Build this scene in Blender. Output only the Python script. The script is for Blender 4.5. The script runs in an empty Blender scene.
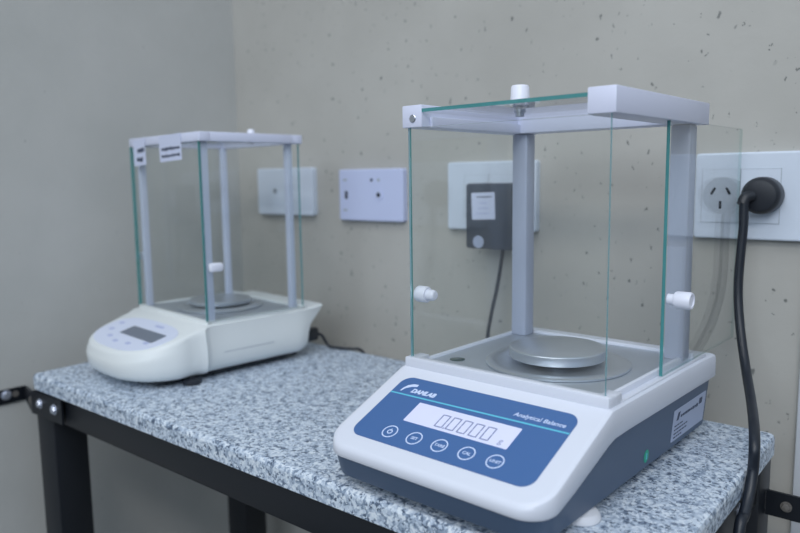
import bpy, bmesh, math, random
from mathutils import Vector, Matrix
PI = math.pi
S = bpy.context.scene
C = S.collection
random.seed(7)

# ------------------------------------------------------------------ materials
def srgb(r, g, b):
    def f(c):
        c /= 255.0
        return c / 12.92 if c <= 0.04045 else ((c + 0.055) / 1.055) ** 2.4
    return (f(r), f(g), f(b), 1.0)

def mat(name, col, rough=0.5, metal=0.0, spec=0.5, coat=0.0, bump=None):
    m = bpy.data.materials.new(name); m.use_nodes = True
    nt = m.node_tree; b = nt.nodes['Principled BSDF']
    b.inputs['Base Color'].default_value = col
    b.inputs['Roughness'].default_value = rough
    b.inputs['Metallic'].default_value = metal
    b.inputs['Specular IOR Level'].default_value = spec
    b.inputs['Coat Weight'].default_value = coat
    if bump:
        tc = nt.nodes.new('ShaderNodeTexCoord'); n = nt.nodes.new('ShaderNodeTexNoise')
        n.inputs['Scale'].default_value = bump[0]; n.inputs['Detail'].default_value = 3
        bp = nt.nodes.new('ShaderNodeBump'); bp.inputs['Strength'].default_value = bump[1]
        bp.inputs['Distance'].default_value = bump[2]
        nt.links.new(tc.outputs['Object'], n.inputs['Vector'])
        nt.links.new(n.outputs['Fac'], bp.inputs['Height']); nt.links.new(bp.outputs['Normal'], b.inputs['Normal'])
    return m

def ramp(nt, src, stops, interp='LINEAR'):
    r = nt.nodes.new('ShaderNodeValToRGB'); r.color_ramp.interpolation = interp
    e = r.color_ramp.elements
    while len(e) < len(stops): e.new(0.5)
    for k, (p, c) in enumerate(stops):
        e[k].position = p; e[k].color = c if len(c) == 4 else (*c, 1)
    nt.links.new(src, r.inputs['Fac'])
    return r

def mixc(nt, fac, a, b, mode='MIX'):
    m = nt.nodes.new('ShaderNodeMix'); m.data_type = 'RGBA'; m.blend_type = mode
    for sock, v in ((m.inputs[0], fac), (m.inputs[6], a), (m.inputs[7], b)):
        if isinstance(v, (float, int)): sock.default_value = v
        elif isinstance(v, tuple): sock.default_value = v
        else: nt.links.new(v, sock)
    return m.outputs[2]

def wall_mat(name, base, dark, pits):
    m = bpy.data.materials.new(name); m.use_nodes = True
    nt = m.node_tree; b = nt.nodes['Principled BSDF']
    b.inputs['Roughness'].default_value = 0.7; b.inputs['Specular IOR Level'].default_value = 0.25
    tc = nt.nodes.new('ShaderNodeTexCoord')
    n1 = nt.nodes.new('ShaderNodeTexNoise'); n1.inputs['Scale'].default_value = 7; n1.inputs['Detail'].default_value = 5
    nt.links.new(tc.outputs['Object'], n1.inputs['Vector'])
    r1 = ramp(nt, n1.outputs['Fac'], [(0.3, dark), (0.7, base)])
    # fine pits and specks in the plaster
    def pit(scale, thr, keep, stretch):
        mp = nt.nodes.new('ShaderNodeMapping'); mp.inputs['Scale'].default_value = stretch
        nt.links.new(tc.outputs['Object'], mp.inputs['Vector'])
        nz = nt.nodes.new('ShaderNodeTexNoise'); nz.inputs['Scale'].default_value = scale * 2
        nt.links.new(mp.outputs['Vector'], nz.inputs['Vector'])
        vm = nt.nodes.new('ShaderNodeMix'); vm.data_type = 'VECTOR'; vm.inputs[0].default_value = 0.012
        nt.links.new(mp.outputs['Vector'], vm.inputs[4]); nt.links.new(nz.outputs['Color'], vm.inputs[5])
        v = nt.nodes.new('ShaderNodeTexVoronoi'); v.inputs['Scale'].default_value = scale
        nt.links.new(vm.outputs[1], v.inputs['Vector'])
        d = ramp(nt, v.outputs['Distance'], [(0.0, (1, 1, 1)), (thr, (0.75, 0.75, 0.75)), (thr * 1.35, (0, 0, 0))])
        sx = nt.nodes.new('ShaderNodeSeparateColor'); nt.links.new(v.outputs['Color'], sx.inputs[0])
        k = ramp(nt, sx.outputs[0], [(0.0, (0, 0, 0)), (keep, (0, 0, 0)), (min(0.999, keep + 0.15), (1, 1, 1))])
        mu = nt.nodes.new('ShaderNodeMath'); mu.operation = 'MULTIPLY'
        nt.links.new(d.outputs['Color'], mu.inputs[0]); nt.links.new(k.outputs['Color'], mu.inputs[1])
        return mu.outputs[0]
    p1 = pit(50, 0.085, 0.30, (1.0, 1.0, 0.75)); p2 = pit(110, 0.12, 0.60, (1.0, 1.0, 0.7))
    mx = nt.nodes.new('ShaderNodeMath'); mx.operation = 'MAXIMUM'
    nt.links.new(p1, mx.inputs[0]); nt.links.new(p2, mx.inputs[1])
    ms = nt.nodes.new('ShaderNodeMath'); ms.operation = 'MULTIPLY'; ms.inputs[1].default_value = pits
    nt.links.new(mx.outputs[0], ms.inputs[0])
    col = mixc(nt, ms.outputs[0], r1.outputs['Color'], srgb(84, 88, 88))
    nt.links.new(col, b.inputs['Base Color'])
    bp = nt.nodes.new('ShaderNodeBump'); bp.inputs['Strength'].default_value = 0.25; bp.inputs['Distance'].default_value = 0.002
    n2 = nt.nodes.new('ShaderNodeTexNoise'); n2.inputs['Scale'].default_value = 60; n2.inputs['Detail'].default_value = 4
    nt.links.new(tc.outputs['Object'], n2.inputs['Vector'])
    nt.links.new(n2.outputs['Fac'], bp.inputs['Height']); nt.links.new(bp.outputs['Normal'], b.inputs['Normal'])
    return m

def granite_mat():
    m = bpy.data.materials.new('speckled_granite'); m.use_nodes = True
    nt = m.node_tree; b = nt.nodes['Principled BSDF']
    b.inputs['Roughness'].default_value = 0.38; b.inputs['Specular IOR Level'].default_value = 0.35
    tc = nt.nodes.new('ShaderNodeTexCoord')
    nz = nt.nodes.new('ShaderNodeTexNoise'); nz.inputs['Scale'].default_value = 260; nz.inputs['Detail'].default_value = 2
    nt.links.new(tc.outputs['Object'], nz.inputs['Vector'])
    vm = nt.nodes.new('ShaderNodeMix'); vm.data_type = 'VECTOR'; vm.inputs[0].default_value = 0.006
    nt.links.new(tc.outputs['Object'], vm.inputs[4]); nt.links.new(nz.outputs['Color'], vm.inputs[5])
    v = nt.nodes.new('ShaderNodeTexVoronoi'); v.inputs['Scale'].default_value = 430
    nt.links.new(vm.outputs[1], v.inputs['Vector'])
    sx = nt.nodes.new('ShaderNodeSeparateColor'); nt.links.new(v.outputs['Color'], sx.inputs[0])
    nb = nt.nodes.new('ShaderNodeTexNoise'); nb.inputs['Scale'].default_value = 110; nb.inputs['Detail'].default_value = 3
    nt.links.new(tc.outputs['Object'], nb.inputs['Vector'])
    ad = nt.nodes.new('ShaderNodeMath'); ad.operation = 'MULTIPLY_ADD'; ad.inputs[1].default_value = 0.55
    nt.links.new(sx.outputs[0], ad.inputs[0])
    sc = nt.nodes.new('ShaderNodeMath'); sc.operation = 'MULTIPLY'; sc.inputs[1].default_value = 0.9
    nt.links.new(nb.outputs['Fac'], sc.inputs[0]); nt.links.new(sc.outputs[0], ad.inputs[2])
    r = ramp(nt, ad.outputs[0], [(0.0, srgb(66, 78, 96)), (0.45, srgb(84, 98, 118)), (0.55, srgb(132, 148, 168)),
                                 (0.66, srgb(168, 182, 200)), (0.80, srgb(196, 208, 222)), (1.0, srgb(220, 228, 236))])
    nt.links.new(r.outputs['Color'], b.inputs['Base Color'])
    return m

def glass_mat(name, tint, refl=1.0):
    m = bpy.data.materials.new(name); m.use_nodes = True
    nt = m.node_tree; nt.nodes.clear()
    out = nt.nodes.new('ShaderNodeOutputMaterial'); tr = nt.nodes.new('ShaderNodeBsdfTransparent')
    tr.inputs['Color'].default_value = tint
    gl = nt.nodes.new('ShaderNodeBsdfGlossy'); gl.inputs['Roughness'].default_value = 0.02
    ge = nt.nodes.new('ShaderNodeNewGeometry')
    dp = nt.nodes.new('ShaderNodeVectorMath'); dp.operation = 'DOT_PRODUCT'
    nt.links.new(ge.outputs['Incoming'], dp.inputs[0]); nt.links.new(ge.outputs['Normal'], dp.inputs[1])
    def mth(op, a, b=None):
        n = nt.nodes.new('ShaderNodeMath'); n.operation = op
        for k, x in enumerate((a, b)):
            if x is None: continue
            if isinstance(x, (int, float)): n.inputs[k].default_value = x
            else: nt.links.new(x, n.inputs[k])
        return n.outputs[0]
    c = mth('ABSOLUTE', dp.outputs['Value'])
    p = mth('POWER', mth('SUBTRACT', 1.0, c), 5.0)
    f = mth('MULTIPLY', mth('ADD', mth('MULTIPLY', p, 0.96), 0.04), refl)
    mx = nt.nodes.new('ShaderNodeMixShader')
    nt.links.new(f, mx.inputs[0]); nt.links.new(tr.outputs[0], mx.inputs[1]); nt.links.new(gl.outputs[0], mx.inputs[2])
    nt.links.new(mx.outputs[0], out.inputs['Surface'])
    return m

def edge_mat(name, col):
    m = mat(name, col, 0.15, spec=0.6)
    m.node_tree.nodes['Principled BSDF'].inputs['Transmission Weight'].default_value = 0.25
    return m

M = {}
M['white'] = mat('white_abs_plastic', srgb(214, 218, 229), 0.38)
M['frame_white'] = mat('white_enamel_frame', srgb(216, 220, 240), 0.35)
M['dark'] = mat('slate_grey_plastic', srgb(74, 92, 117), 0.45, bump=(900, 0.15, 0.0003))
M['panel'] = mat('blue_membrane', srgb(66, 103, 156), 0.4)
M['cyan'] = mat('cyan_print', srgb(96, 190, 215), 0.45)
M['print_white'] = mat('white_print', srgb(205, 218, 245), 0.5)
M['lcd'] = mat('lit_display_glass', srgb(222, 224, 250), 0.3)
M['segment'] = mat('display_segment', srgb(140, 148, 180), 0.4)
M['steel'] = mat('brushed_steel', srgb(206, 212, 220), 0.34, 0.85)
M['steel_floor'] = mat('steel_floor', srgb(190, 197, 206), 0.42, 0.7)
M['steel_dark'] = mat('shadowed_steel_gap', srgb(60, 64, 70), 0.4, 0.8)
M['post'] = mat('grey_anodised_post', srgb(172, 180, 200), 0.4, 0.1)
M['old_post'] = mat('pale_metal_post', srgb(204, 212, 232), 0.45)
M['glass'] = glass_mat('clear_glass', (0.985, 0.993, 0.990, 1))
M['edge_dark'] = edge_mat('green_glass_edge', srgb(66, 142, 142))
M['edge_light'] = edge_mat('pale_glass_edge', srgb(128, 182, 192))
M['edge_soft'] = glass_mat('polished_glass_edge', (0.74, 0.86, 0.84, 1))
M['knob'] = mat('white_knob_plastic', srgb(232, 234, 246), 0.35)
M['screw'] = mat('screw_steel', srgb(190, 195, 205), 0.3, 1.0)
M['screw_hole'] = mat('dark_recess', srgb(40, 44, 50), 0.6)
M['rubber'] = mat('white_rubber', srgb(216, 218, 224), 0.6)
M['bubble'] = mat('level_vial', srgb(44, 66, 66), 0.15)
M['green'] = mat('green_sticker', srgb(34, 160, 130), 0.5)
M['label'] = mat('silver_label', srgb(168, 178, 202), 0.45)
M['ink'] = mat('printed_ink', srgb(58, 68, 92), 0.6)
M['cream'] = mat('cream_abs_plastic', srgb(224, 228, 228), 0.4)
M['seam'] = mat('seam_grey', srgb(170, 178, 186), 0.5)
M['membrane'] = mat('pale_blue_membrane', srgb(216, 222, 240), 0.4)
M['key_print'] = mat('faint_blue_print', srgb(182, 190, 222), 0.5)
M['grey_lcd'] = mat('grey_display', srgb(112, 120, 134), 0.3)
M['paper'] = mat('paper_label', srgb(208, 214, 236), 0.7)
M['black_metal'] = mat('black_painted_steel', srgb(15, 20, 28), 0.45, bump=(300, 0.1, 0.0005))
M['bolt'] = mat('zinc_bolt', srgb(200, 206, 220), 0.35, 0.7)
M['rust_bolt'] = mat('dull_bolt', srgb(120, 116, 112), 0.55, 0.4)
M['plate'] = mat('pale_plate_plastic', srgb(212, 221, 234), 0.4)
M['plate_blue'] = mat('bluish_plate_plastic', srgb(200, 208, 238), 0.4)
M['slot'] = mat('socket_slot', srgb(30, 36, 46), 0.6)
M['black_plastic'] = mat('black_plastic', srgb(30, 34, 42), 0.42)
M['adapter'] = mat('charcoal_plastic', srgb(50, 60, 76), 0.5)
M['cable'] = mat('black_cable', srgb(26, 32, 42), 0.4)
M['trim'] = mat('white_trunking', srgb(196, 200, 206), 0.5)
M['granite'] = granite_mat()
M['wall'] = wall_mat('speckled_plaster', srgb(187, 185, 179), srgb(177, 175, 169), 0.85)
M['wall_l'] = wall_mat('speckled_plaster_left', srgb(193, 193, 190), srgb(184, 185, 182), 0.6)
M['floor'] = mat('grey_floor_tile', srgb(84, 85, 84), 0.6, bump=(40, 0.2, 0.002))

# ------------------------------------------------------------------ builders
def link(name, me, parent=None):
    o = bpy.data.objects.new(name, me); C.objects.link(o)
    if parent: o.parent = parent
    return o

class MB:
    def __init__(s): s.bm = bmesh.new(); s.mats = []
    def mi(s, m):
        if m not in s.mats: s.mats.append(m)
        return s.mats.index(m)
    def _merge(s, t, m, T=None, smooth=False):
        if T is not None: bmesh.ops.transform(t, matrix=T, verts=t.verts)
        k = s.mi(m); vm = {}
        for v in t.verts: vm[v] = s.bm.verts.new(v.co)
        for f in t.faces:
            try: nf = s.bm.faces.new([vm[v] for v in f.verts])
            except ValueError: continue
            nf.material_index = k; nf.smooth = smooth
        t.free()
    def box(s, a, b, m, bev=0.0, seg=2, T=None):
        t = bmesh.new(); bmesh.ops.create_cube(t, size=1)
        a, b = Vector(a), Vector(b)
        bmesh.ops.transform(t, matrix=Matrix.Translation((a + b) / 2) @ Matrix.Diagonal((*(b - a), 1)), verts=t.verts)
        if bev: bmesh.ops.bevel(t, geom=list(t.edges), offset=bev, segments=seg, affect='EDGES', profile=0.5)
        s._merge(t, m, T, bev > 0); return s
    def rev(s, prof, m, T=None, n=32, smooth=True):     # profile [(r, z)...] turned about Z
        t = bmesh.new(); rings = []
        for r, z in prof:
            if r < 1e-6: rings.append([t.verts.new((0, 0, z))])
            else: rings.append([t.verts.new((r * math.cos(2 * PI * k / n), r * math.sin(2 * PI * k / n), z)) for k in range(n)])
        for A, B in zip(rings, rings[1:]):
            for k in range(n):
                k2 = (k + 1) % n
                if len(A) == 1 and len(B) == 1: continue
                if len(A) == 1: t.faces.new((A[0], B[k], B[k2]))
                elif len(B) == 1: t.faces.new((A[k], A[k2], B[0]))
                else: t.faces.new((A[k], A[k2], B[k2], B[k]))
        bmesh.ops.recalc_face_normals(t, faces=t.faces)
        s._merge(t, m, T, smooth); return s
    def prism(s, pts, z0, z1, m, T=None, bev=0.0):
        t = bmesh.new(); vs = [t.verts.new((x, y, z0)) for x, y in pts]
        f = t.faces.new(vs); r = bmesh.ops.extrude_face_region(t, geom=[f])
        for v in r['geom']:
            if isinstance(v, bmesh.types.BMVert): v.co.z = z1
        bmesh.ops.recalc_face_normals(t, faces=t.faces)
        if bev:
            es = [e for e in t.edges if abs(e.verts[0].co.z - z1) < 1e-7 and abs(e.verts[1].co.z - z1) < 1e-7]
            bmesh.ops.bevel(t, geom=es, offset=bev, segments=2, affect='EDGES', profile=0.5)
        s._merge(t, m, T, False); return s
    def ring(s, cx, cy, r0, r1, z0, z1, m, T=None, n=40):
        T2 = Matrix.Translation((cx, cy, 0))
        return s.rev([(r0, z0), (r1, z0), (r1, z1), (r0, z1), (r0, z0)], m, (T @ T2) if T is not None else T2, n, False)
    def tube(s, pts, r, m, n=12, cap=True):
        P = catmull([Vector(p) for p in pts]); t = bmesh.new(); rings = []
        up = None
        for k, p in enumerate(P):
            d = (P[min(k + 1, len(P) - 1)] - P[max(k - 1, 0)]).normalized()
            if up is None: up = d.orthogonal().normalized()
            up = (up - d * up.dot(d)).normalized(); w = d.cross(up)
            rings.append([t.verts.new(p + (up * math.cos(2 * PI * i / n) + w * math.sin(2 * PI * i / n)) * r) for i in range(n)])
        for A, B in zip(rings, rings[1:]):
            for i in range(n): t.faces.new((A[i], A[(i + 1) % n], B[(i + 1) % n], B[i]))
        if cap: t.faces.new(rings[0][::-1]); t.faces.new(rings[-1])
        bmesh.ops.recalc_face_normals(t, faces=t.faces)
        s._merge(t, m, None, True); return s
    def pane(s, a, b, axis, face, edge, front=None):                 # a sheet of glass: clear faces, green rim
        t = bmesh.new(); bmesh.ops.create_cube(t, size=1); a, b = Vector(a), Vector(b)
        bmesh.ops.transform(t, matrix=Matrix.Translation((a + b) / 2) @ Matrix.Diagonal((*(b - a), 1)), verts=t.verts)
        t.normal_update()
        kf, ke = s.mi(face), s.mi(edge); kr = s.mi(front) if front else ke; vm = {v: s.bm.verts.new(v.co) for v in t.verts}
        for f in t.faces:
            nf = s.bm.faces.new([vm[v] for v in f.verts])
            nf.material_index = kf if abs(f.normal[axis]) > 0.9 else (kr if f.normal.y < -0.9 else ke)
        t.free(); return s
    def loft(s, rings, caps, m, smooth=True):
        """rings: lists of points symmetric left/right; right half first then mirrored left."""
        t = bmesh.new(); R = [[t.verts.new(p) for p in r] for r in rings]; n = len(R[0])
        for A, B in zip(R, R[1:]):
            for i in range(n): t.faces.new((A[i], A[(i + 1) % n], B[(i + 1) % n], B[i]))
        h = n // 2
        for on, r in ((caps[0], R[0]), (caps[1], R[-1])):
            if not on: continue
            for i in range(h - 1): t.faces.new((r[i], r[i + 1], r[n - 2 - i], r[n - 1 - i]))
        bmesh.ops.recalc_face_normals(t, faces=t.faces)
        s._merge(t, m, None, smooth); return s
    def text(s, body, size, m, T, depth=0.00015, align='CENTER', shear=0.0, bold=0.0, sx=1.0):
        cu = bpy.data.curves.new('lettering', 'FONT'); cu.body = body; cu.size = size
        cu.align_x = align; cu.align_y = 'CENTER'; cu.extrude = depth; cu.shear = shear; cu.offset = bold; cu.resolution_u = 4
        o = bpy.data.objects.new('lettering', cu); C.objects.link(o)
        bpy.context.view_layer.update()
        me = bpy.data.meshes.new_from_object(o.evaluated_get(bpy.context.evaluated_depsgraph_get()))
        t = bmesh.new(); t.from_mesh(me)
        s._merge(t, m, T @ Matrix.Diagonal((sx, 1, 1, 1)), False)
        bpy.data.objects.remove(o); bpy.data.curves.remove(cu); bpy.data.meshes.remove(me); return s
    def build(s, name, parent=None, sharp=35):
        me = bpy.data.meshes.new(name); s.bm.normal_update()
        for e in s.bm.edges:
            if len(e.link_faces) == 2 and e.calc_face_angle(0) > math.radians(sharp): e.smooth = False
        s.bm.to_mesh(me); s.bm.free()
        for m in s.mats: me.materials.append(m)
        return link(name, me, parent)

def catmull(P, k=8):
    if len(P) < 3: return P
    out = []; Q = [2 * P[0] - P[1]] + P + [2 * P[-1] - P[-2]]
    for i in range(1, len(Q) - 2):
        a, b, c, d = Q[i - 1:i + 3]
        for j in range(k):
            t = j / k
            out.append(0.5 * ((2 * b) + (c - a) * t + (2 * a - 5 * b + 4 * c - d) * t * t + (3 * b - a - 3 * c + d) * t ** 3))
    return out + [P[-1]]

def tag(o, label=None, cat=None, group=None, kind=None):
    if label: o['label'] = label
    if cat: o['category'] = cat
    if group: o['group'] = group
    if kind: o['kind'] = kind
    return o

def thing(name, loc, rz, label, cat, group=None):
    o = bpy.data.objects.new(name, None); C.objects.link(o); o.empty_display_size = 0.05
    o.location = loc; o.rotation_euler = (0, 0, rz)
    return tag(o, label, cat, group)

def lerp_table(tab):
    def f(v):
        if v <= tab[0][0]: return tab[0][1]
        for (a, x), (b, y) in zip(tab, tab[1:]):
            if v <= b: return x + (y - x) * (v - a) / (b - a)
        return tab[-1][1]
    return f

def rrect(w, h, r, n=6, cx=0, cy=0):
    pts = []
    for (sx, sy, a0) in ((1, -1, -90), (1, 1, 0), (-1, 1, 90), (-1, -1, 180)):
        for k in range(n + 1):
            a = math.radians(a0 + 90 * k / n)
            pts.append((cx + sx * (w / 2 - r) + r * math.cos(a), cy + sy * (h / 2 - r) + r * math.sin(a)))
    return pts

ROT = lambda ax, deg: Matrix.Rotation(math.radians(deg), 4, ax)
TR = Matrix.Translation

# ------------------------------------------------------------------ the room
WY, WX, FZ = 0.08, -0.9332, -0.80
def struct(name, a, b, m):
    o = MB().box(a, b, m).build(name); o['kind'] = 'structure'; return o
struct('wall_back', (WX - 0.12, WY, FZ), (2.2, WY + 0.12, 1.75), M['wall'])
struct('wall_left', (WX - 0.12, -3.2, FZ), (WX, WY, 1.75), M['wall_l'])
struct('floor', (WX - 0.12, -3.2, FZ - 0.1), (2.2, WY + 0.12, FZ), M['floor'])
t1 = MB().box((0.0215, WY - 0.010, FZ), (0.062, WY, 0.176), M['trim'], 0.0015).build('trim_1'); t1['kind'] = 'structure'

# ------------------------------------------------------------------ bench
XL, XR, YD, TH = -0.8393, 0.0164, 0.3628, 0.0207
top = MB().prism(rrect(XR - XL, YD, 0.008, 5, (XL + XR) / 2, -YD / 2), -TH, 0, M['granite'], bev=0.0045).build('stone_worktop')
bpy.context.view_layer.update()
tag(top, 'speckled grey granite worktop carrying both laboratory balances', 'worktop')

fr = thing('bench_frame', (XL, 0, FZ), 0, 'black painted steel bench frame under the speckled granite top', 'bench frame')
def fl(x, y, z): return (x - XL, y, z - FZ)
LW, LD = 0.0495, 0.046
lx0, lx1 = XL + 0.001, XR - 0.003
for (x0, y0) in ((lx0, -YD + 0.003), (lx1 - LW, -YD + 0.003), (lx0, -0.003 - LD), (lx1 - LW, -0.003 - LD)):
    MB().box(fl(x0, y0, FZ + 0.004), fl(x0 + LW, y0 + LD, -TH), M['black_metal'], 0.002).build('leg', fr)
for a, b in (((lx0 + LW, -YD + 0.006, -0.0585), (lx1 - LW, -YD + 0.03, -TH)), ((lx0 + LW, -0.03, -0.0585), (lx1 - LW, -0.006, -TH)),
             ((lx0 + 0.003, -YD + 0.003 + LD, -0.0585), (lx0 + 0.027, -0.003 - LD, -TH)), ((lx1 - 0.027, -YD + 0.003 + LD, -0.0585), (lx1 - 0.002, -0.003 - LD, -TH))):
    MB().box(fl(*a), fl(*b), M['black_metal'], 0.001).build('rail', fr)
def bolt_mb(p, axis, r, m):
    T = TR(p) @ {'-y': ROT('X', 90), '+x': ROT('Y', 90), '-x': ROT('Y', -90)}[axis]
    mb = MB(); mb.rev([(0, 0), (r * 1.25, 0), (r * 1.25, 0.0012), (0.0, 0.0012)], m, T, 20)
    mb.rev([(r, 0.001), (r, 0.003), (r * 0.85, 0.0042), (0, 0.0046)], m, T, 6, False)
    return mb
b = bolt_mb(fl(XR - 0.005, -0.117, -0.039), '+x', 0.0056, M['bolt']).build('bolt', fr)
tag(b, 'bright zinc bolt')

def flat_bar(loc, label, path, holes, bolts, th=0.003):
    """path: (x, y, z_low, z_high) stations of an upright flat strip"""
    t = thing('wall_bracket', loc, 0, label, 'bracket')
    L = Vector(loc); bm = bmesh.new(); R = []
    for k, (x, y, z0, z1) in enumerate(path):
        a = Vector(path[max(k - 1, 0)][:2]); b_ = Vector(path[min(k + 1, len(path) - 1)][:2])
        d = (b_ - a).normalized(); n = Vector((d.y, -d.x)) * th
        R.append([bm.verts.new(Vector(p) - L) for p in ((x, y, z0), (x + n.x, y + n.y, z0), (x + n.x, y + n.y, z1), (x, y, z1))])
    for A_, B_ in zip(R, R[1:]):
        for i in range(4): bm.faces.new((A_[i], A_[(i + 1) % 4], B_[(i + 1) % 4], B_[i]))
    bm.faces.new(R[0][::-1]); bm.faces.new(R[-1])
    bmesh.ops.recalc_face_normals(bm, faces=bm.faces)
    mb = MB(); mb._merge(bm, M['black_metal']); mb.build('strip', t)
    for p, ax in holes:
        T = TR(Vector(p) - L) @ {'-y': ROT('X', 90), '+x': ROT('Y', 90)}[ax]
        MB().rev([(0, 0), (0.0048, 0), (0.0048, 0.0004), (0, 0.0004)], M['rust_bolt'], T, 16).build('punched_hole', t)
    for p, ax, r, m in bolts: bolt_mb(Vector(p) - L, ax, r, m).build('bolt', t)
    return t
FY = -YD + 0.003
flat_bar((WX, -0.50, -0.062), 'black flat steel bar bolted to left wall and front left bench leg',
         [(WX + 0.0005, -0.70, -0.0615, -0.0395), (WX + 0.0005, -0.345, -0.0610, -0.0400), (WX + 0.004, -0.334, -0.0608, -0.0398),
          (-0.843, FY - 0.0005, -0.0575, -0.0270), (-0.835, FY - 0.0005, -0.0570, -0.0235), (-0.755, FY - 0.0005, -0.0560, -0.0225)],
         [((-0.851, FY - 0.0015, -0.0405), '-y'), ((WX + 0.0036, -0.350, -0.0490), '+x')],
         [((WX + 0.0034, -0.3630, -0.0480), '+x', 0.0060, M['bolt']), ((WX + 0.0034, -0.3800, -0.0490), '+x', 0.0055, M['bolt']),
          ((-0.8165, FY - 0.0033, -0.0385), '-y', 0.0055, M['bolt']), ((-0.7745, FY - 0.0033, -0.0385), '-y', 0.0058, M['bolt'])])
flat_bar((0.15, -0.02, -0.079), 'black flat steel bar running right from the rear right bench leg',
         [(0.0140, -0.0195, -0.0785, -0.0530), (0.42, -0.0195, -0.0785, -0.0530)], [], [((0.0325, -0.0225, -0.0655), '-y', 0.0042, M['rust_bolt'])])

# ------------------------------------------------------------------ front balance
TH1 = -0.0373
bal = thing('analytical_balance', (-0.15347, -0.26102, 0.0), TH1,
            'white analytical balance with blue control panel reading 0.0000 and dark grey base', 'balance')
A = 0.1085
SL = 0.4192; ANG = math.atan(SL)
ztop = lerp_table([(-0.12, 0.0818 - SL * 0.12), (0.0, 0.0818), (0.19, 0.0814), (0.245, 0.0790)])
zlow = lerp_table([(-0.12, 0.0270), (-0.104, 0.0272), (-0.096, 0.0275), (-0.086, 0.0286), (-0.072, 0.0318), (-0.006, 0.0548), (0.004, 0.0572), (0.02, 0.0578), (0.3, 0.0553)])

def outline(W, v0, v1, rf, rr, d, breaks):
    """right half, front centre to rear centre, offset inwards by d"""
    W -= d; v0 += d; v1 -= d; rf = max(rf - d, 0.0015); rr = max(rr - d, 0.001)
    P = [(W - rf, v0)]
    for k in range(1, 11):
        a = PI / 2 * k / 10; P.append((W - rf + rf * math.sin(a), v0 + rf - rf * math.cos(a)))
    P += [(W, v) for v in breaks]
    for k in range(0, 6):
        a = PI / 2 * k / 5; P.append((W - rr + rr * math.cos(a), v1 - rr + rr * math.sin(a)))
    return P
def full(P, z): return [(u, v, z(v)) for u, v in P] + [(-u, v, z(v)) for u, v in reversed(P)]
BR = [-0.06, -0.04, -0.02, -0.006, -0.002, 0.0, 0.002, 0.004, 0.012, 0.03, 0.08, 0.14, 0.20]
ol = lambda d, v1=0.2415: outline(A, -0.1065, v1, 0.024, 0.008, d, BR)
rings = [full(ol(0.0035), lambda v: zlow(v)), full(ol(0.0008), lambda v: zlow(v) + 0.0006), full(ol(0.0), lambda v: zlow(v) + 0.002),
         full(ol(0.0002), lambda v: ztop(v) - 0.0035), full(ol(0.0010), lambda v: ztop(v) - 0.0012), full(ol(0.0034), lambda v: ztop(v) - 0.0001), full(ol(0.0052), ztop)]
sh = MB().loft(rings, (True, True), M['white'])
ZS = 0.0906
# raised sill round the weighing chamber: front lip, corner blocks, inner side lips, rear lip
sh.box((-0.1042, -0.0005, 0.078), (0.1042, 0.0085, ZS), M['white'], 0.0012)
for sg in (-1, 1):
    a, c = sorted((sg * 0.0925, sg * 0.1046))
    sh.box((a, 0.0006, 0.078), (c, 0.023, ZS - 0.0005), M['white'], 0.0012)
    a, c = sorted((sg * 0.0925, sg * 0.0965))
    sh.box((a, 0.02, 0.078), (c, 0.200, 0.0872), M['white'], 0.001)
    a, c = sorted((sg * 0.1028, sg * 0.1050))
    sh.box((a, 0.02, 0.078), (c, 0.215, 0.0835), M['white'], 0.0008)
sh.box((-0.1000, 0.1905, 0.078), (0.1000, 0.1950, 0.0876), M['white'], 0.0008)
shell = sh.build('upper_shell', bal)

bo = lambda d: outline(0.1075, -0.1048, 0.2245, 0.024, 0.006, d, BR)
base = MB().loft([full(bo(0.0075), lambda v: 0.0085), full(bo(0.0055), lambda v: 0.0092), full(bo(0.0045), lambda v: 0.0110),
                  full(bo(0.0), lambda v: zlow(v) + 0.0035)], (True, True), M['dark'])
base = base.build('base_housing', bal)
tag(base, 'slate grey lower housing')
for (u, v) in ((0.0945, -0.025), (-0.0945, -0.025), (0.072, 0.190), (-0.072, 0.190)):
    MB().rev([(0, 0.0002), (0.0145, 0.0002), (0.0155, 0.0015), (0.0150, 0.0045), (0.0130, 0.0070), (0.006, 0.0088), (0.006, 0.011), (0, 0.011)], M['rubber'],
             TR((u, v, 0)), 28).build('levelling_foot', bal)
# side label + green sticker, lying on the base flank
def flank(v, z):   # matrix: x along +v, y up the flank, z outwards
    zt = zlow(v) + 0.0035; zb = 0.0110
    lean = math.degrees(math.atan2(0.0045, zt - zb))
    u = 0.1075 - 0.0045 * (zt - z) / (zt - zb)
    return TR((u + 0.0001, v, z)) @ ROT('Y', lean) @ ROT('Z', 90) @ ROT('X', 90)
T = flank(0.1728, 0.0312)
mb = MB().prism(rrect(0.084, 0.031, 0.0015), 0, 0.0003, M['label'], T)
mb.prism([(-0.034, 0.004), (-0.029, 0.004), (-0.026, 0.0115), (-0.031, 0.0115)], 0.0003, 0.0005, M['ink'], T)
mb.prism(rrect(0.008, 0.006, 0.001, cx=0.028, cy=0.0085), 0.0003, 0.0005, M['ink'], T)
x = -0.024
while x < 0.022:
    w = random.uniform(0.003, 0.006); hh = random.uniform(0.0022, 0.0034)
    mb.prism(rrect(w, hh, 0.0005, 2, x + w / 2, 0.0062), 0.0003, 0.0005, M['ink'], T); x += w + 0.0012
for (yy, x1) in ((-0.001, -0.016), (-0.0048, -0.004), (-0.0086, -0.008), (-0.0122, -0.016)):
    x = -0.037
    while x < x1:
        w = random.uniform(0.003, 0.007)
        mb.prism(rrect(w, 0.0012, 0.0003, 2, x + w / 2, yy), 0.0003, 0.0005, M['ink'], T); x += w + 0.0016
lab = mb.build('rating_label', bal); tag(lab, 'silver printed label')
T = flank(0.0750, 0.0208)
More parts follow.
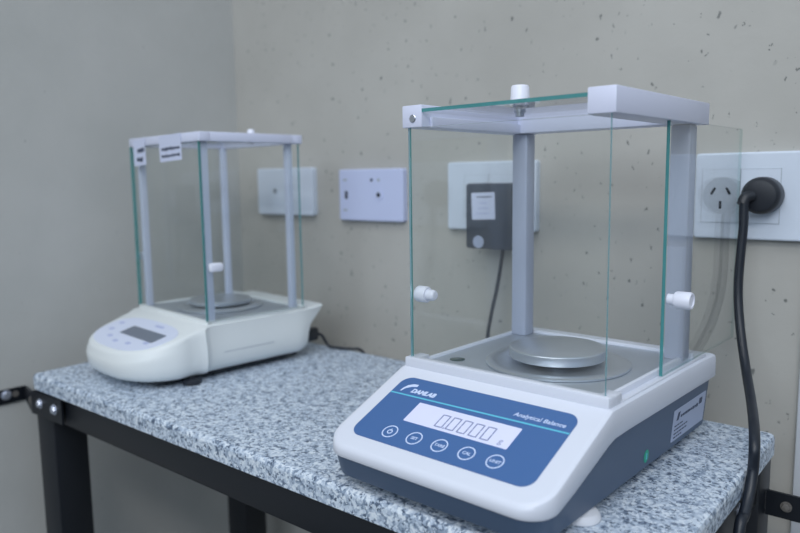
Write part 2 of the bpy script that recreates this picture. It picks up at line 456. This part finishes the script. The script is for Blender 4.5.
mb = MB().rev([(0, 0.0003), (0.0046, 0.0003), (0.0046, 0), (0, 0)], M['green'], T @ Matrix.Diagonal((1, 1.3, 1, 1)), 28, False)
mb.prism(rrect(0.0016, 0.006, 0.0007, 3), 0.0003, 0.0005, M['cyan'], T)
g = mb.build('round_sticker', bal); tag(g, 'small green oval sticker')

# control panel on the sloping front; PT maps (u, s, height) onto the slope
PT = TR((0, 0, 0.0818)) @ ROT('X', math.degrees(ANG))
pan = MB().prism(rrect(0.1795, 0.0835, 0.0110, 8, -0.0008, -0.0564), -0.001, 0.0006, M['panel'], PT)
pan = pan.build('control_panel', bal); tag(pan, 'blue control panel')
P0 = 0.0006
MB().prism([(-0.0905, -0.0398), (0.0889, -0.0372), (0.0889, -0.0356), (-0.0905, -0.0382)], P0 - 0.0003, P0 + 0.00012, M['cyan'], PT).build('stripe', pan)
disp = MB().prism(rrect(0.1040, 0.0250, 0.0008, 2, 0.0002, -0.0562), P0 - 0.0003, P0 + 0.0002, M['lcd'], PT)
disp = disp.build('display', pan); tag(disp, 'lit white display')
H0 = P0 + 0.0002
def seg_digit(mb, cx, cy, w, h, on, t=0.0013):
    g = t * 0.2
    segs = {'a': ((-w / 2 + t, h / 2 - t), (w / 2 - t, h / 2)), 'd': ((-w / 2 + t, -h / 2), (w / 2 - t, -h / 2 + t)), 'g': ((-w / 2 + t, -t / 2), (w / 2 - t, t / 2)),
            'f': ((-w / 2, g), (-w / 2 + t, h / 2 - g)), 'b': ((w / 2 - t, g), (w / 2, h / 2 - g)),
            'e': ((-w / 2, -h / 2 + g), (-w / 2 + t, -g)), 'c': ((w / 2 - t, -h / 2 + g), (w / 2, -g))}
    for k in on:
        (x0, y0), (x1, y1) = segs[k]
        mb.prism([(cx + x0, cy + y0), (cx + x1, cy + y0), (cx + x1, cy + y1), (cx + x0, cy + y1)], H0 - 0.0001, H0 + 0.0001, M['segment'], PT)
mb = MB()
for k in range(5): seg_digit(mb, -0.0165 + 0.0114 * k, -0.0580, 0.0086, 0.0158, 'abcdef')
mb.prism(rrect(0.0017, 0.0017, 0.0005, 3, -0.0108, -0.0652), H0 - 0.0001, H0 + 0.0001, M['segment'], PT)
mb.text('g', 0.0085, M['segment'], PT @ TR((0.0435, -0.0622, H0)), 0.0001)
mb.build('digits', pan)
for k, (u, txt) in enumerate(zip((-0.0535, -0.0272, -0.0013, 0.0250, 0.0510), ('', 'SET', 'TARE', 'CAL', 'UNIT'))):
    s = -0.0846 + 0.0004 * k
    mb = MB().ring(u, s, 0.0063, 0.0073, P0 - 0.0002, P0 + 0.0002, M['print_white'], PT)
    if txt: mb.text(txt, 0.0042, M['print_white'], PT @ TR((u, s, P0)), 0.0001, bold=0.00008)
    else:
        mb.ring(u, s - 0.0002, 0.0017, 0.0026, P0 - 0.0002, P0 + 0.0002, M['print_white'], PT)
        mb.prism(rrect(0.0007, 0.0026, 0.0002, 2, u, s + 0.0022), P0 - 0.0002, P0 + 0.00025, M['print_white'], PT)
    mb.build('key', pan)
mb = MB().text('DAMLAB', 0.0072, M['print_white'], PT @ TR((-0.0575, -0.0318, P0)), 0.00012, shear=0.2, bold=0.0004, sx=0.95)
# swoosh emblem before the word
mb.prism([(-0.0826, -0.0350), (-0.0812, -0.0350), (-0.0790, -0.0305), (-0.0745, -0.0272), (-0.0690, -0.0258), (-0.0692, -0.0228), (-0.0745, -0.0232), (-0.0795, -0.0262), (-0.0818, -0.0305)],
         P0 - 0.0002, P0 + 0.00012, M['print_white'], PT)
mb.build('brand_lettering', pan)
MB().text('Analytical Balance', 0.0064, M['print_white'], PT @ TR((0.0595, -0.0296, P0)), 0.00012, shear=0.1, bold=0.00006).build('name_lettering', pan)

# weighing floor, ring, pan, level
MB().box((-0.0926, 0.0083, 0.079), (0.0926, 0.1906, 0.0845), M['steel_floor'], 0.0003).build('steel_floor', bal)
PC = TR((0.0095, 0.0890, 0))
MB().rev([(0.030, 0.0845), (0.066, 0.0845), (0.0675, 0.0852), (0.0675, 0.0866), (0.0665, 0.0872), (0.056, 0.0876), (0.052, 0.0862), (0.030, 0.0862)], M['steel'], PC, 64).build('draft_ring', bal)
MB().rev([(0, 0.0862), (0.012, 0.0862), (0.012, 0.091), (0.0425, 0.091), (0.0447, 0.0918), (0.0450, 0.0926), (0.0450, 0.0998), (0.0444, 0.1006), (0.0436, 0.1010), (0, 0.1010)], M['steel'], PC, 64).build('weighing_pan', bal)
MB().rev([(0, 0.0851), (0.0066, 0.0851), (0.0074, 0.0848), (0.0074, 0.0843), (0, 0.0843)], M['bubble'], TR((-0.0722, 0.0405, 0)), 28).build('bubble_level', bal)

# glass draft shield
ZB, ZT = 0.3065, 0.3265
for sg, nm in ((1, 'side_rail'), (-1, 'side_rail')):
    a, c = sorted((sg * 0.0810, sg * 0.1042))
    mb = MB().box((a, 0.0, ZB), (c, 0.1997, ZT), M['frame_white'], 0.0009)
    a2, c2 = sorted((sg * 0.0810, sg * 0.0780))
    mb.box((a2, 0.012, ZB), (c2, 0.165, ZT - 0.0105), M['frame_white'], 0.0005)
    r_ = mb.build(nm, bal)
    if sg < 0:
        T = TR((-0.0915, 0.0, 0.3145)) @ ROT('X', 90)
        MB().rev([(0, 0.0008), (0.0032, 0.0008), (0.0038, 0.0003), (0.0038, 0), (0, 0)], M['screw'], T, 20).build('screw', r_)
MB().box((-0.0815, 0.1614, ZB), (0.0815, 0.1900, ZT), M['frame_white'], 0.0009).build('rear_rail', bal)
for sg in (-1, 1):
    u0 = 0.0890 if sg > 0 else -0.0840
    mb = MB().box((u0 - 0.0095, 0.1690, 0.084), (u0 + 0.0095, 0.1870, ZB), M['post'], 0.0025)
    mb.build('post', bal)
MB().pane((-0.0992, 0.0025, ZS - 0.003), (0.0992, 0.0050, ZB), 1, M['glass'], M['edge_light']).build('front_glass', bal)
tg = MB().pane((-0.0815, 0.0005, 0.3196), (0.0815, 0.1620, 0.3228), 2, M['glass'], M['edge_dark']).build('top_glass', bal)
kx, ky = -0.009, 0.050
MB().rev([(0, 0.3228), (0.0088, 0.3228), (0.0088, 0.3242), (0.0080, 0.3390), (0.0070, 0.3405), (0, 0.3408)], M['knob'], TR((kx, ky, 0)), 28).rev(
    [(0, 0.3196), (0.0052, 0.3196), (0.0052, 0.3172), (0.0040, 0.3172), (0.0040, 0.3135), (0, 0.3135)], M['screw'], TR((kx, ky, 0)), 20).build('lifting_knob', tg)
def knob(parent, u, v, z, d, nm='door_knob'):
    T = TR((u, v, z)) @ ROT('Y', 90 * d)
    MB().rev([(0, 0), (0.0048, 0), (0.0048, 0.0055), (0.0070, 0.0065), (0.0076, 0.008), (0.0078, 0.0192), (0.0070, 0.0208), (0.0055, 0.0208), (0.005, 0.0198), (0, 0.0198)],
             M['knob'], T, 28).build(nm, parent)
dr = MB().pane((0.0985, 0.1120, 0.0825), (0.1015, 0.3125, ZB + 0.001), 0, M['glass'], M['edge_soft'], M['edge_dark']).build('side_door', bal)
tag(dr, 'right glass door, slid half open')
knob(dr, 0.1016, 0.1195, 0.1515, 1)
dl = MB().pane((-0.1015, 0.0060, 0.0825), (-0.0985, 0.2000, ZB + 0.001), 0, M['glass'], M['edge_dark']).build('side_door', bal)
tag(dl, 'left glass door, closed')
T = TR((-0.0984, 0.0140, 0.1505)) @ ROT('Y', 90)
MB().rev([(0, 0), (0.0074, 0), (0.0078, 0.001), (0.0078, 0.0105), (0.0070, 0.0118), (0.0052, 0.0118), (0.0052, 0.0185), (0.0040, 0.0205), (0, 0.021)], M['knob'], T, 28).build('door_knob', dl)

# ------------------------------------------------------------------ older balance
old = thing('analytical_balance', (-0.61206, -0.23019, 0.0), -0.1032,
            'older cream white balance with rounded nose and blank grey display, in the corner', 'balance')
OW = 0.2054; CU = -OW / 2; HW = OW / 2
H = lerp_table([(-0.13, 0.0390), (-0.005, 0.0722), (0.0, 0.0735), (0.16, 0.0735), (0.20, 0.0755)])
def ooutline(d, beak, nose=0.0):
    P = []
    nw, nd = 0.1055 - d, 0.1090 - d + nose
    for k in range(0, 15):                       # the D-shaped nose
        a = PI / 2 * k / 14
        sx, cx = math.sin(a), math.cos(a)
        P.append((nw * sx ** 0.72 if k else 0.0005, -0.018 - (nd - 0.018) * cx ** 0.80))
    P += [(HW + 0.0085 - d, -0.008), (HW + 0.005 - d, -0.002), (HW + 0.004 - d, 0.004), (HW + 0.003 - d, 0.03), (HW + 0.003 - d, 0.09), (HW + 0.002 - d, 0.115), (HW + 0.0035 - d, 0.14)]
    P += [(HW + 0.003 - d, 0.150 + beak * 0.75), (HW - 0.001 - d, 0.163 + beak - d), (HW - 0.012, 0.166 + beak - d), (HW - 0.05, 0.167 + beak - d), (0.0005, 0.167 + beak - d)]
    return P
def sway(v): return 0.0095 * min(1.0, max(0.0, -v / 0.045))     # the nose sits a little to the right
def ofull(P, z): return [(CU + u + sway(v), v, z(v)) for u, v in P] + [(CU - u + sway(v), v, z(v)) for u, v in reversed(P)]
rg = [ofull(ooutline(0.014, -0.006), lambda v: 0.0085), ofull(ooutline(0.006, -0.002), lambda v: 0.0115), ofull(ooutline(0.0015, 0.0), lambda v: 0.018),
      ofull(ooutline(0.0, 0.0), lambda v: min(0.028, H(v) - 0.018)), ofull(ooutline(0.0, 0.001), lambda v: min(0.036, H(v) - 0.014)), ofull(ooutline(0.0008, 0.006), lambda v: min(0.048, H(v) - 0.010)),
      ofull(ooutline(0.003, 0.020), lambda v: min(0.058, H(v) - 0.0062)), ofull(ooutline(0.0035, 0.034), lambda v: H(v) - 0.0026),
      ofull(ooutline(0.0055, 0.0365), lambda v: H(v) - 0.0009), ofull(ooutline(0.0085, 0.0370), H)]
mb = MB().loft(rg, (True, True), M['cream'])
for (a, c) in (((-0.2035, 0.0, 0.071), (-0.002, 0.006, 0.0775)), ((-0.2035, 0.002, 0.071), (-0.1985, 0.160, 0.0768)), ((-0.007, 0.002, 0.071), (-0.002, 0.160, 0.0768)), ((-0.2035, 0.153, 0.071), (-0.002, 0.163, 0.0785))):
    mb.box(a, c, M['cream'], 0.001)
oshell = mb.build('body_shell', old, 45)
# moulding line along the right flank and darker undertray
MB().box((0.0020, 0.010, 0.0335), (0.0034, 0.100, 0.0343), M['seam']).build('seam_line', old)
MB().box((-0.19, -0.07, 0.004), (-0.012, 0.150, 0.0105), M['black_plastic'], 0.002).build('undertray', old)
for (u, v) in ((0.0, -0.027), (-0.205, -0.027), (-0.045, 0.13), (-0.16, 0.13)):
    MB().rev([(0, 0.0002), (0.011, 0.0002), (0.012, 0.0015), (0.012, 0.006), (0.010, 0.0075), (0.005, 0.008), (0.005, 0.010), (0, 0.010)], M['black_plastic'], TR((u, v, 0)), 24).build('levelling_foot', old)
sl = math.degrees(math.atan(0.262))
OT = TR((CU, 0, 0.0735)) @ ROT('X', sl)
mem = []
for k in range(40):
    a = 2 * PI * k / 40
    c, s_ = math.cos(a), math.sin(a)
    mem.append((0.0095 + 0.087 * math.copysign(abs(c) ** 0.75, c), -0.054 + (0.031 if s_ > 0 else 0.047) * math.copysign(abs(s_) ** 0.8, s_)))
cp = MB().prism(mem, -0.004, 0.0005, M['membrane'], OT).build('control_panel', old); tag(cp, 'pale blue oval key panel')
d0 = MB().prism(rrect(0.096, 0.0225, 0.001, 2, 0.0285, -0.0575), 0.0002, 0.0008, M['grey_lcd'], OT).build('display', cp); tag(d0, 'blank grey display')
for (u, s) in ((-0.056, -0.048), (-0.050, -0.066), (-0.024, -0.080), (0.006, -0.086), (0.038, -0.083), (0.068, -0.072)):
    MB().prism(rrect(0.012, 0.006, 0.0025, 4, u, s), 0.0002, 0.0007, M['key_print'], OT).build('key', cp)
MB().prism(rrect(0.024, 0.005, 0.002, 3, 0.030, -0.033), 0.0002, 0.0007, M['key_print'], OT).build('badge', cp)

MB().box((-0.1985, 0.006, 0.070), (-0.007, 0.1535, 0.0752), M['steel_floor'], 0.0003).build('steel_floor', old)
OC = TR((-0.103, 0.079, 0))
MB().rev([(0.02, 0.0752), (0.060, 0.0752), (0.062, 0.0762), (0.062, 0.0778), (0.058, 0.0800), (0.052, 0.0803), (0.050, 0.0785), (0.02, 0.0785)], M['steel'], OC, 56).build('draft_ring', old)
MB().rev([(0, 0.0785), (0.010, 0.0785), (0.010, 0.0825), (0.0425, 0.0815), (0.0445, 0.0822), (0.0448, 0.083), (0.0448, 0.0868), (0.0440, 0.0876), (0, 0.0876)], M['steel'], OC, 56).build('weighing_pan', old)
OB, OTP = 0.3114, 0.3236
for a, c in (((-OW, 0, OB), (0, 0.016, OTP)), ((-OW, 0.1457, OB), (0, 0.1617, OTP)), ((-OW, 0.0155, OB), (-OW + 0.016, 0.146, OTP)), ((-0.016, 0.0155, OB), (0, 0.146, OTP))):
    MB().box(a, c, M['frame_white'], 0.001).build('top_rail', old)
for (u, v) in ((-0.1955, 0.013), (-0.0115, 0.0105), (-0.1915, 0.147), (-0.0145, 0.146)):
    MB().box((u - 0.0046, v - 0.0046, 0.0750), (u + 0.0046, v + 0.0046, OB), M['old_post'], 0.001).build('post', old)
MB().pane((-0.2010, 0.0000, 0.0766), (-0.0050, 0.0038, OB), 1, M['glass'], M['edge_dark']).build('front_glass', old)
od = MB().pane((-0.0048, 0.0000, 0.0766), (-0.0010, 0.1560, OB), 0, M['glass'], M['edge_dark']).build('side_door', old)
MB().box((-0.0002, 0.003, 0.1430), (0.0095, 0.022, 0.1545), M['knob'], 0.003).build('door_handle', od)
od = MB().pane((-0.2050, 0.0000, 0.0766), (-0.2015, 0.1560, OB), 0, M['glass'], M['edge_dark']).build('side_door', old)
MB().box((-0.2150, 0.003, 0.1430), (-0.2060, 0.022, 0.1545), M['knob'], 0.003).build('door_handle', od)
otg = MB().pane((-OW + 0.016, 0.016, 0.3160), (-0.016, 0.1457, 0.3190), 2, M['glass'], M['edge_dark']).build('top_glass', old)
MB().rev([(0, 0.3190), (0.0052, 0.3190), (0.0050, 0.3290), (0.0044, 0.3300), (0, 0.3302)], M['knob'], TR((-0.020, 0.090, 0)), 24).rev(
    [(0, 0.3160), (0.005, 0.3160), (0.0045, 0.3100), (0, 0.3100)], M['knob'], TR((-0.020, 0.090, 0)), 20).build('lifting_knob', otg)
# two scribbled paper labels stuck over the front glass
def note(u0, u1, z0, z1, tilt, rows, label):
    T = TR(((u0 + u1) / 2, -0.0006, (z0 + z1) / 2)) @ ROT('X', 90) @ ROT('Z', tilt)
    w, h = u1 - u0, z1 - z0
    mb = MB().prism([(-w / 2, -h / 2), (w / 2, -h / 2), (w / 2, h / 2), (-w / 2, h / 2)], 0, 0.0004, M['paper'], T)
    for (yy, a, b_, hh) in rows:
        x = a
        while x < b_:
            ww = random.uniform(0.003, 0.006)
            mb.prism(rrect(ww, hh * random.uniform(0.7, 1.2), 0.0006, 2, x + ww / 2, yy + random.uniform(-0.0006, 0.0006)), 0.0003, 0.0006, M['ink'], T); x += ww + 0.0007
    n = mb.build('paper_label', old); tag(n, label)
note(-0.190, -0.152, 0.2840, 0.3205, 3, [(0.003, -0.006, 0.014, 0.006), (-0.010, -0.009, 0.010, 0.006)], 'narrow handwritten paper label')
note(-0.1085, -0.0470, 0.2880, 0.3230, 2, [(-0.001, -0.024, 0.024, 0.004), (-0.0105, -0.025, 0.026, 0.0035)], 'wide handwritten paper label')
# its power lead (plugged in at the back, runs off behind the worktop)
ol2 = thing('power_lead', (-0.6, 0.0, 0.0), 0, 'thin black power lead behind the older cream balance', 'cord')
MB().box((-0.026, -0.066, 0.016), (-0.012, -0.030, 0.036), M['black_plastic'], 0.004).build('plug', ol2)
MB().tube([(-0.018, -0.034, 0.027), (-0.014, -0.024, 0.022), (-0.009, -0.019, 0.010), (-0.003, -0.017, 0.0045), (0.012, -0.011, 0.0030), (0.030, -0.004, 0.0028), (0.040, 0.003, 0.0022), (0.046, 0.009, -0.010), (0.047, 0.010, -0.05)], 0.0022, M['cable']).build('cable', ol2)

# ------------------------------------------------------------------ wall plates
def plate(x0, x1, z0, z1, label, m, th=0.011):
    t = thing('wall_outlet', ((x0 + x1) / 2, WY, z0), 0, label, 'wall outlet')
    w, h = x1 - x0, z1 - z0
    T = TR((0, 0, h / 2)) @ ROT('X', 90)
    MB().prism(rrect(w, h, 0.004, 4), 0.0002, th, m, T, bev=0.002).build('cover_plate', t)
    return t, T, w, h
t, T, w, h = plate(-0.8672, -0.7227, 0.1990, 0.2812, 'leftmost wall plate with one round jack, partly behind the older balance post', M['plate'])
mb = MB().prism(rrect(0.058, 0.046, 0.003, 3, -0.022, 0), 0.0105, 0.0114, M['plate'], T); mb.build('jack_module', t)
MB().ring(-0.0230, 0.001, 0.0026, 0.0052, 0.0110, 0.0125, M['seam'], T).rev([(0, 0.0122), (0.0040, 0.0122), (0.0040, 0.011), (0, 0.011)], M['slot'], T @ TR((-0.0230, 0.001, 0)), 20).build('jack', t)
t, T, w, h = plate(-0.6597, -0.5243, 0.1936, 0.2760, 'bluish white wall plate with round jack and small slots between the two balances', M['plate_blue'])
for (xx, yy, ww, hh) in ((-0.0537, 0.0243, 0.010, 0.003), (-0.0541, -0.0245, 0.010, 0.003)):
    MB().prism(rrect(ww, hh, 0.001, 2, xx, yy), 0.0105, 0.0114, M['seam'], T).build('screw_cap', t)
MB().prism(rrect(0.0055, 0.013, 0.001, 2, -0.0511, 0.0), 0.0105, 0.0114, M['slot'], T).build('slot', t)
for (xx, yy) in ((0.0042, 0.0238), (0.0189, 0.0237)):
    MB().rev([(0, 0.0116), (0.0026, 0.0116), (0.0028, 0.0105), (0, 0.0105)], M['ink'] if xx < 0.01 else M['seam'], T @ TR((xx, yy, 0)), 16).build('pin_hole', t)
MB().ring(0.0190, 0.0003, 0.0040, 0.0085, 0.0108, 0.0122, M['plate_blue'], T).rev([(0, 0.0120), (0.0055, 0.0120), (0.0055, 0.0108), (0, 0.0108)], M['slot'], T @ TR((0.0194, 0.0003, 0)), 20).build('jack', t)
t, T, w, h = plate(-0.4406, -0.2970, 0.1865, 0.2823, 'white wall plate behind the black power adapter', M['plate'])
def module(t, T, xx, w=0.0402):
    mo = MB().prism(rrect(w, 0.0584, 0.0006, 2, xx, 0), 0.0106, 0.0116, M['plate'], T)
    for a, c in (((xx - w / 2, -0.0294), (xx + w / 2, -0.0296)), ((xx - w / 2, 0.0296), (xx + w / 2, 0.0294)), ((xx - w / 2 - 0.0003, -0.030), (xx - w / 2 + 0.0003, 0.030)), ((xx + w / 2 - 0.0003, -0.030), (xx + w / 2 + 0.0003, 0.030))):
        mo.prism([a, (c[0], a[1]), c, (a[0], c[1])], 0.0108, 0.01175, M['seam'], T)
    mo = mo.build('socket_module', t)
    mb = MB()
    for (px, py, rot, hh) in ((-0.0080, 0.0055, -30, 0.0085), (0.0078, 0.0055, 30, 0.0085), (0.0, -0.0098, 0, 0.0085)):
        mb.prism(rrect(0.0026, hh, 0.0004, 2), 0.0112, 0.0120, M['slot'], T @ TR((xx + px, py, 0)) @ ROT('Z', rot))
    mb.build('pin_slot', mo)
module(t, T, -0.0215); module(t, T, 0.0190)
t, T, w, h = plate(-0.0938, 0.0500, 0.1885, 0.2838, 'white power outlet plate with three angled slots, black plug in it', M['plate'])
module(t, T, -0.0437); module(t, T, -0.0037)

# power adapter plugged into the middle plate
ad = thing('power_adapter', (-0.3440, WY - 0.0118, 0.1645), 0, 'boxy black power adapter with white label plugged into the wall plate', 'adapter')
MB().box((-0.0380, -0.040, 0.0), (0.0350, 0.0, 0.0880), M['adapter'], 0.004).build('case', ad)
T = TR((-0.0088, -0.0402, 0.0580)) @ ROT('X', 90) @ ROT('Z', 2)
mb = MB().prism(rrect(0.0365, 0.036, 0.0015, 3), 0, 0.0004, M['paper'], T)
for yy, a, b_ in ((0.012, -0.010, 0.014), (0.004, -0.006, 0.006), (-0.003, -0.008, 0.009), (-0.010, -0.012, 0.010)):
    mb.prism(rrect(b_ - a, 0.0013, 0.0004, 2, (a + b_) / 2, yy), 0.0003, 0.0006, M['key_print'] if yy < 0.01 else M['ink'], T)
tag(mb.build('rating_label', ad), 'white printed label')
mb = MB().rev([(0, 0.0004), (0.0085, 0.0004), (0.0085, 0), (0, 0)], M['label'], TR((-0.0165, -0.0402, 0.0098)) @ ROT('X', 90), 24); mb.build('round_seal', ad)
MB().tube([(0.012, -0.024, 0.003), (0.011, -0.025, -0.012), (0.006, -0.028, -0.05), (0.0, -0.032, -0.085), (-0.004, -0.036, -0.118), (-0.004, -0.034, -0.150), (-0.002, -0.028, -0.19), (0.0, -0.026, -0.30)], 0.0026, M['cable']).build('cable', ad)

# big black plug with its thick lead falling past the right end of the worktop
pl = thing('power_plug', (-0.0205, WY - 0.0110, 0.2372), 0, 'round black plug in the right outlet with thick lead hanging past the bench end', 'plug')
T = ROT('X', 90)
mb = MB().rev([(0, 0), (0.0192, 0), (0.0198, 0.003), (0.0198, 0.018), (0.0188, 0.0225), (0.0160, 0.0255), (0.011, 0.0264), (0, 0.0266)], M['black_plastic'], T, 40)
mb.build('plug_body', pl)
MB().tube([(-0.006, -0.0265, 0.000), (-0.0115, -0.0320, -0.002), (-0.0135, -0.0352, -0.009)], 0.0060, M['black_plastic']).build('strain_relief', pl)
ox_, oy_, oz_ = -0.0205, WY - 0.0110, 0.2372
W = [(-0.0325, 0.034, 0.2299), (-0.0318, 0.033, 0.2068), (-0.0326, 0.031, 0.1805), (-0.033, 0.028, 0.1488), (-0.0309, 0.024, 0.1227), (-0.0249, 0.015, 0.0927), (-0.0136, -0.006, 0.0615), (0.0018, -0.048, 0.0436), (0.0151, -0.092, 0.0341), (0.0218, -0.117, 0.0226), (0.0218, -0.1183, 0.002), (0.0218, -0.1283, -0.0174), (0.0218, -0.1426, -0.0301), (0.0218, -0.1568, -0.0406), (0.024, -0.175, -0.12), (0.028, -0.165, -0.4)]
MB().tube([(a - ox_, b_ - oy_, c - oz_) for a, b_, c in W], 0.0047, M['cable'], 14).build('cable', pl)

# ------------------------------------------------------------------ camera
f, yaw, pitch, roll = 709.22, 0.68990, -0.12375, -0.01377
cam_loc = Vector((0.16374, -0.77384, 0.26067))
cy, sy, cp_, sp = math.cos(yaw), math.sin(yaw), math.cos(pitch), math.sin(pitch)
fwd = Vector((-sy * cp_, cy * cp_, sp)); right = Vector((cy, sy, 0)); up = right.cross(fwd)
cr, sr = math.cos(roll), math.sin(roll)
r2, u2 = cr * right + sr * up, -sr * right + cr * up
mw = Matrix(((r2.x, u2.x, -fwd.x, cam_loc.x), (r2.y, u2.y, -fwd.y, cam_loc.y), (r2.z, u2.z, -fwd.z, cam_loc.z), (0, 0, 0, 1)))
cd = bpy.data.cameras.new('camera'); co = bpy.data.objects.new('camera', cd); C.objects.link(co)
co.matrix_world = mw; cd.sensor_width = 36; cd.lens = f * 36 / 800; cd.clip_start = 0.02
cd.dof.use_dof = True; cd.dof.focus_distance = 0.64; cd.dof.aperture_fstop = 4.4
S.camera = co

# ------------------------------------------------------------------ light
def area(name, loc, sx, sy, power, col, rot=(0, 0, 0)):
    l = bpy.data.lights.new(name, 'AREA'); l.shape = 'RECTANGLE'; l.size = sx; l.size_y = sy; l.energy = power; l.color = col
    o = bpy.data.objects.new(name, l); C.objects.link(o); o.location = loc; o.rotation_euler = rot
    return o
area('ceiling_lamp', (-0.1, -1.0, 1.65), 1.25, 0.45, 6.5, (1.0, 0.965, 0.93))
area('ceiling_lamp', (0.9, -1.9, 1.65), 1.25, 0.45, 22, (1.0, 0.965, 0.93))
area('front_fill_light', (0.5, -3.0, 1.35), 1.8, 0.9, 25, (0.82, 0.91, 1.0), (math.radians(68), 0, 0))  # unseen fill added behind the camera to brighten upright surfaces, not a window
w = bpy.data.worlds.new('world'); S.world = w; w.use_nodes = True
wn = w.node_tree; bg = wn.nodes['Background']
tc = wn.nodes.new('ShaderNodeTexCoord'); sp_ = wn.nodes.new('ShaderNodeSeparateXYZ')
wn.links.new(tc.outputs['Generated'], sp_.inputs[0])
rz = wn.nodes.new('ShaderNodeMapRange'); rz.inputs['From Min'].default_value = -0.05; rz.inputs['From Max'].default_value = 0.40
rz.inputs['To Min'].default_value = 0.06; rz.inputs['To Max'].default_value = 0.93
wn.links.new(sp_.outputs['Z'], rz.inputs['Value']); wn.links.new(rz.outputs[0], bg.inputs['Strength'])
bg.inputs['Color'].default_value = (0.66, 0.81, 1.0, 1)
vs = S.view_settings
S.display_settings.display_device = 'sRGB'
vs.view_transform = 'Standard'; vs.look = 'None'; vs.gamma = 1.0; vs.use_curve_mapping = False; vs.exposure = 0.0
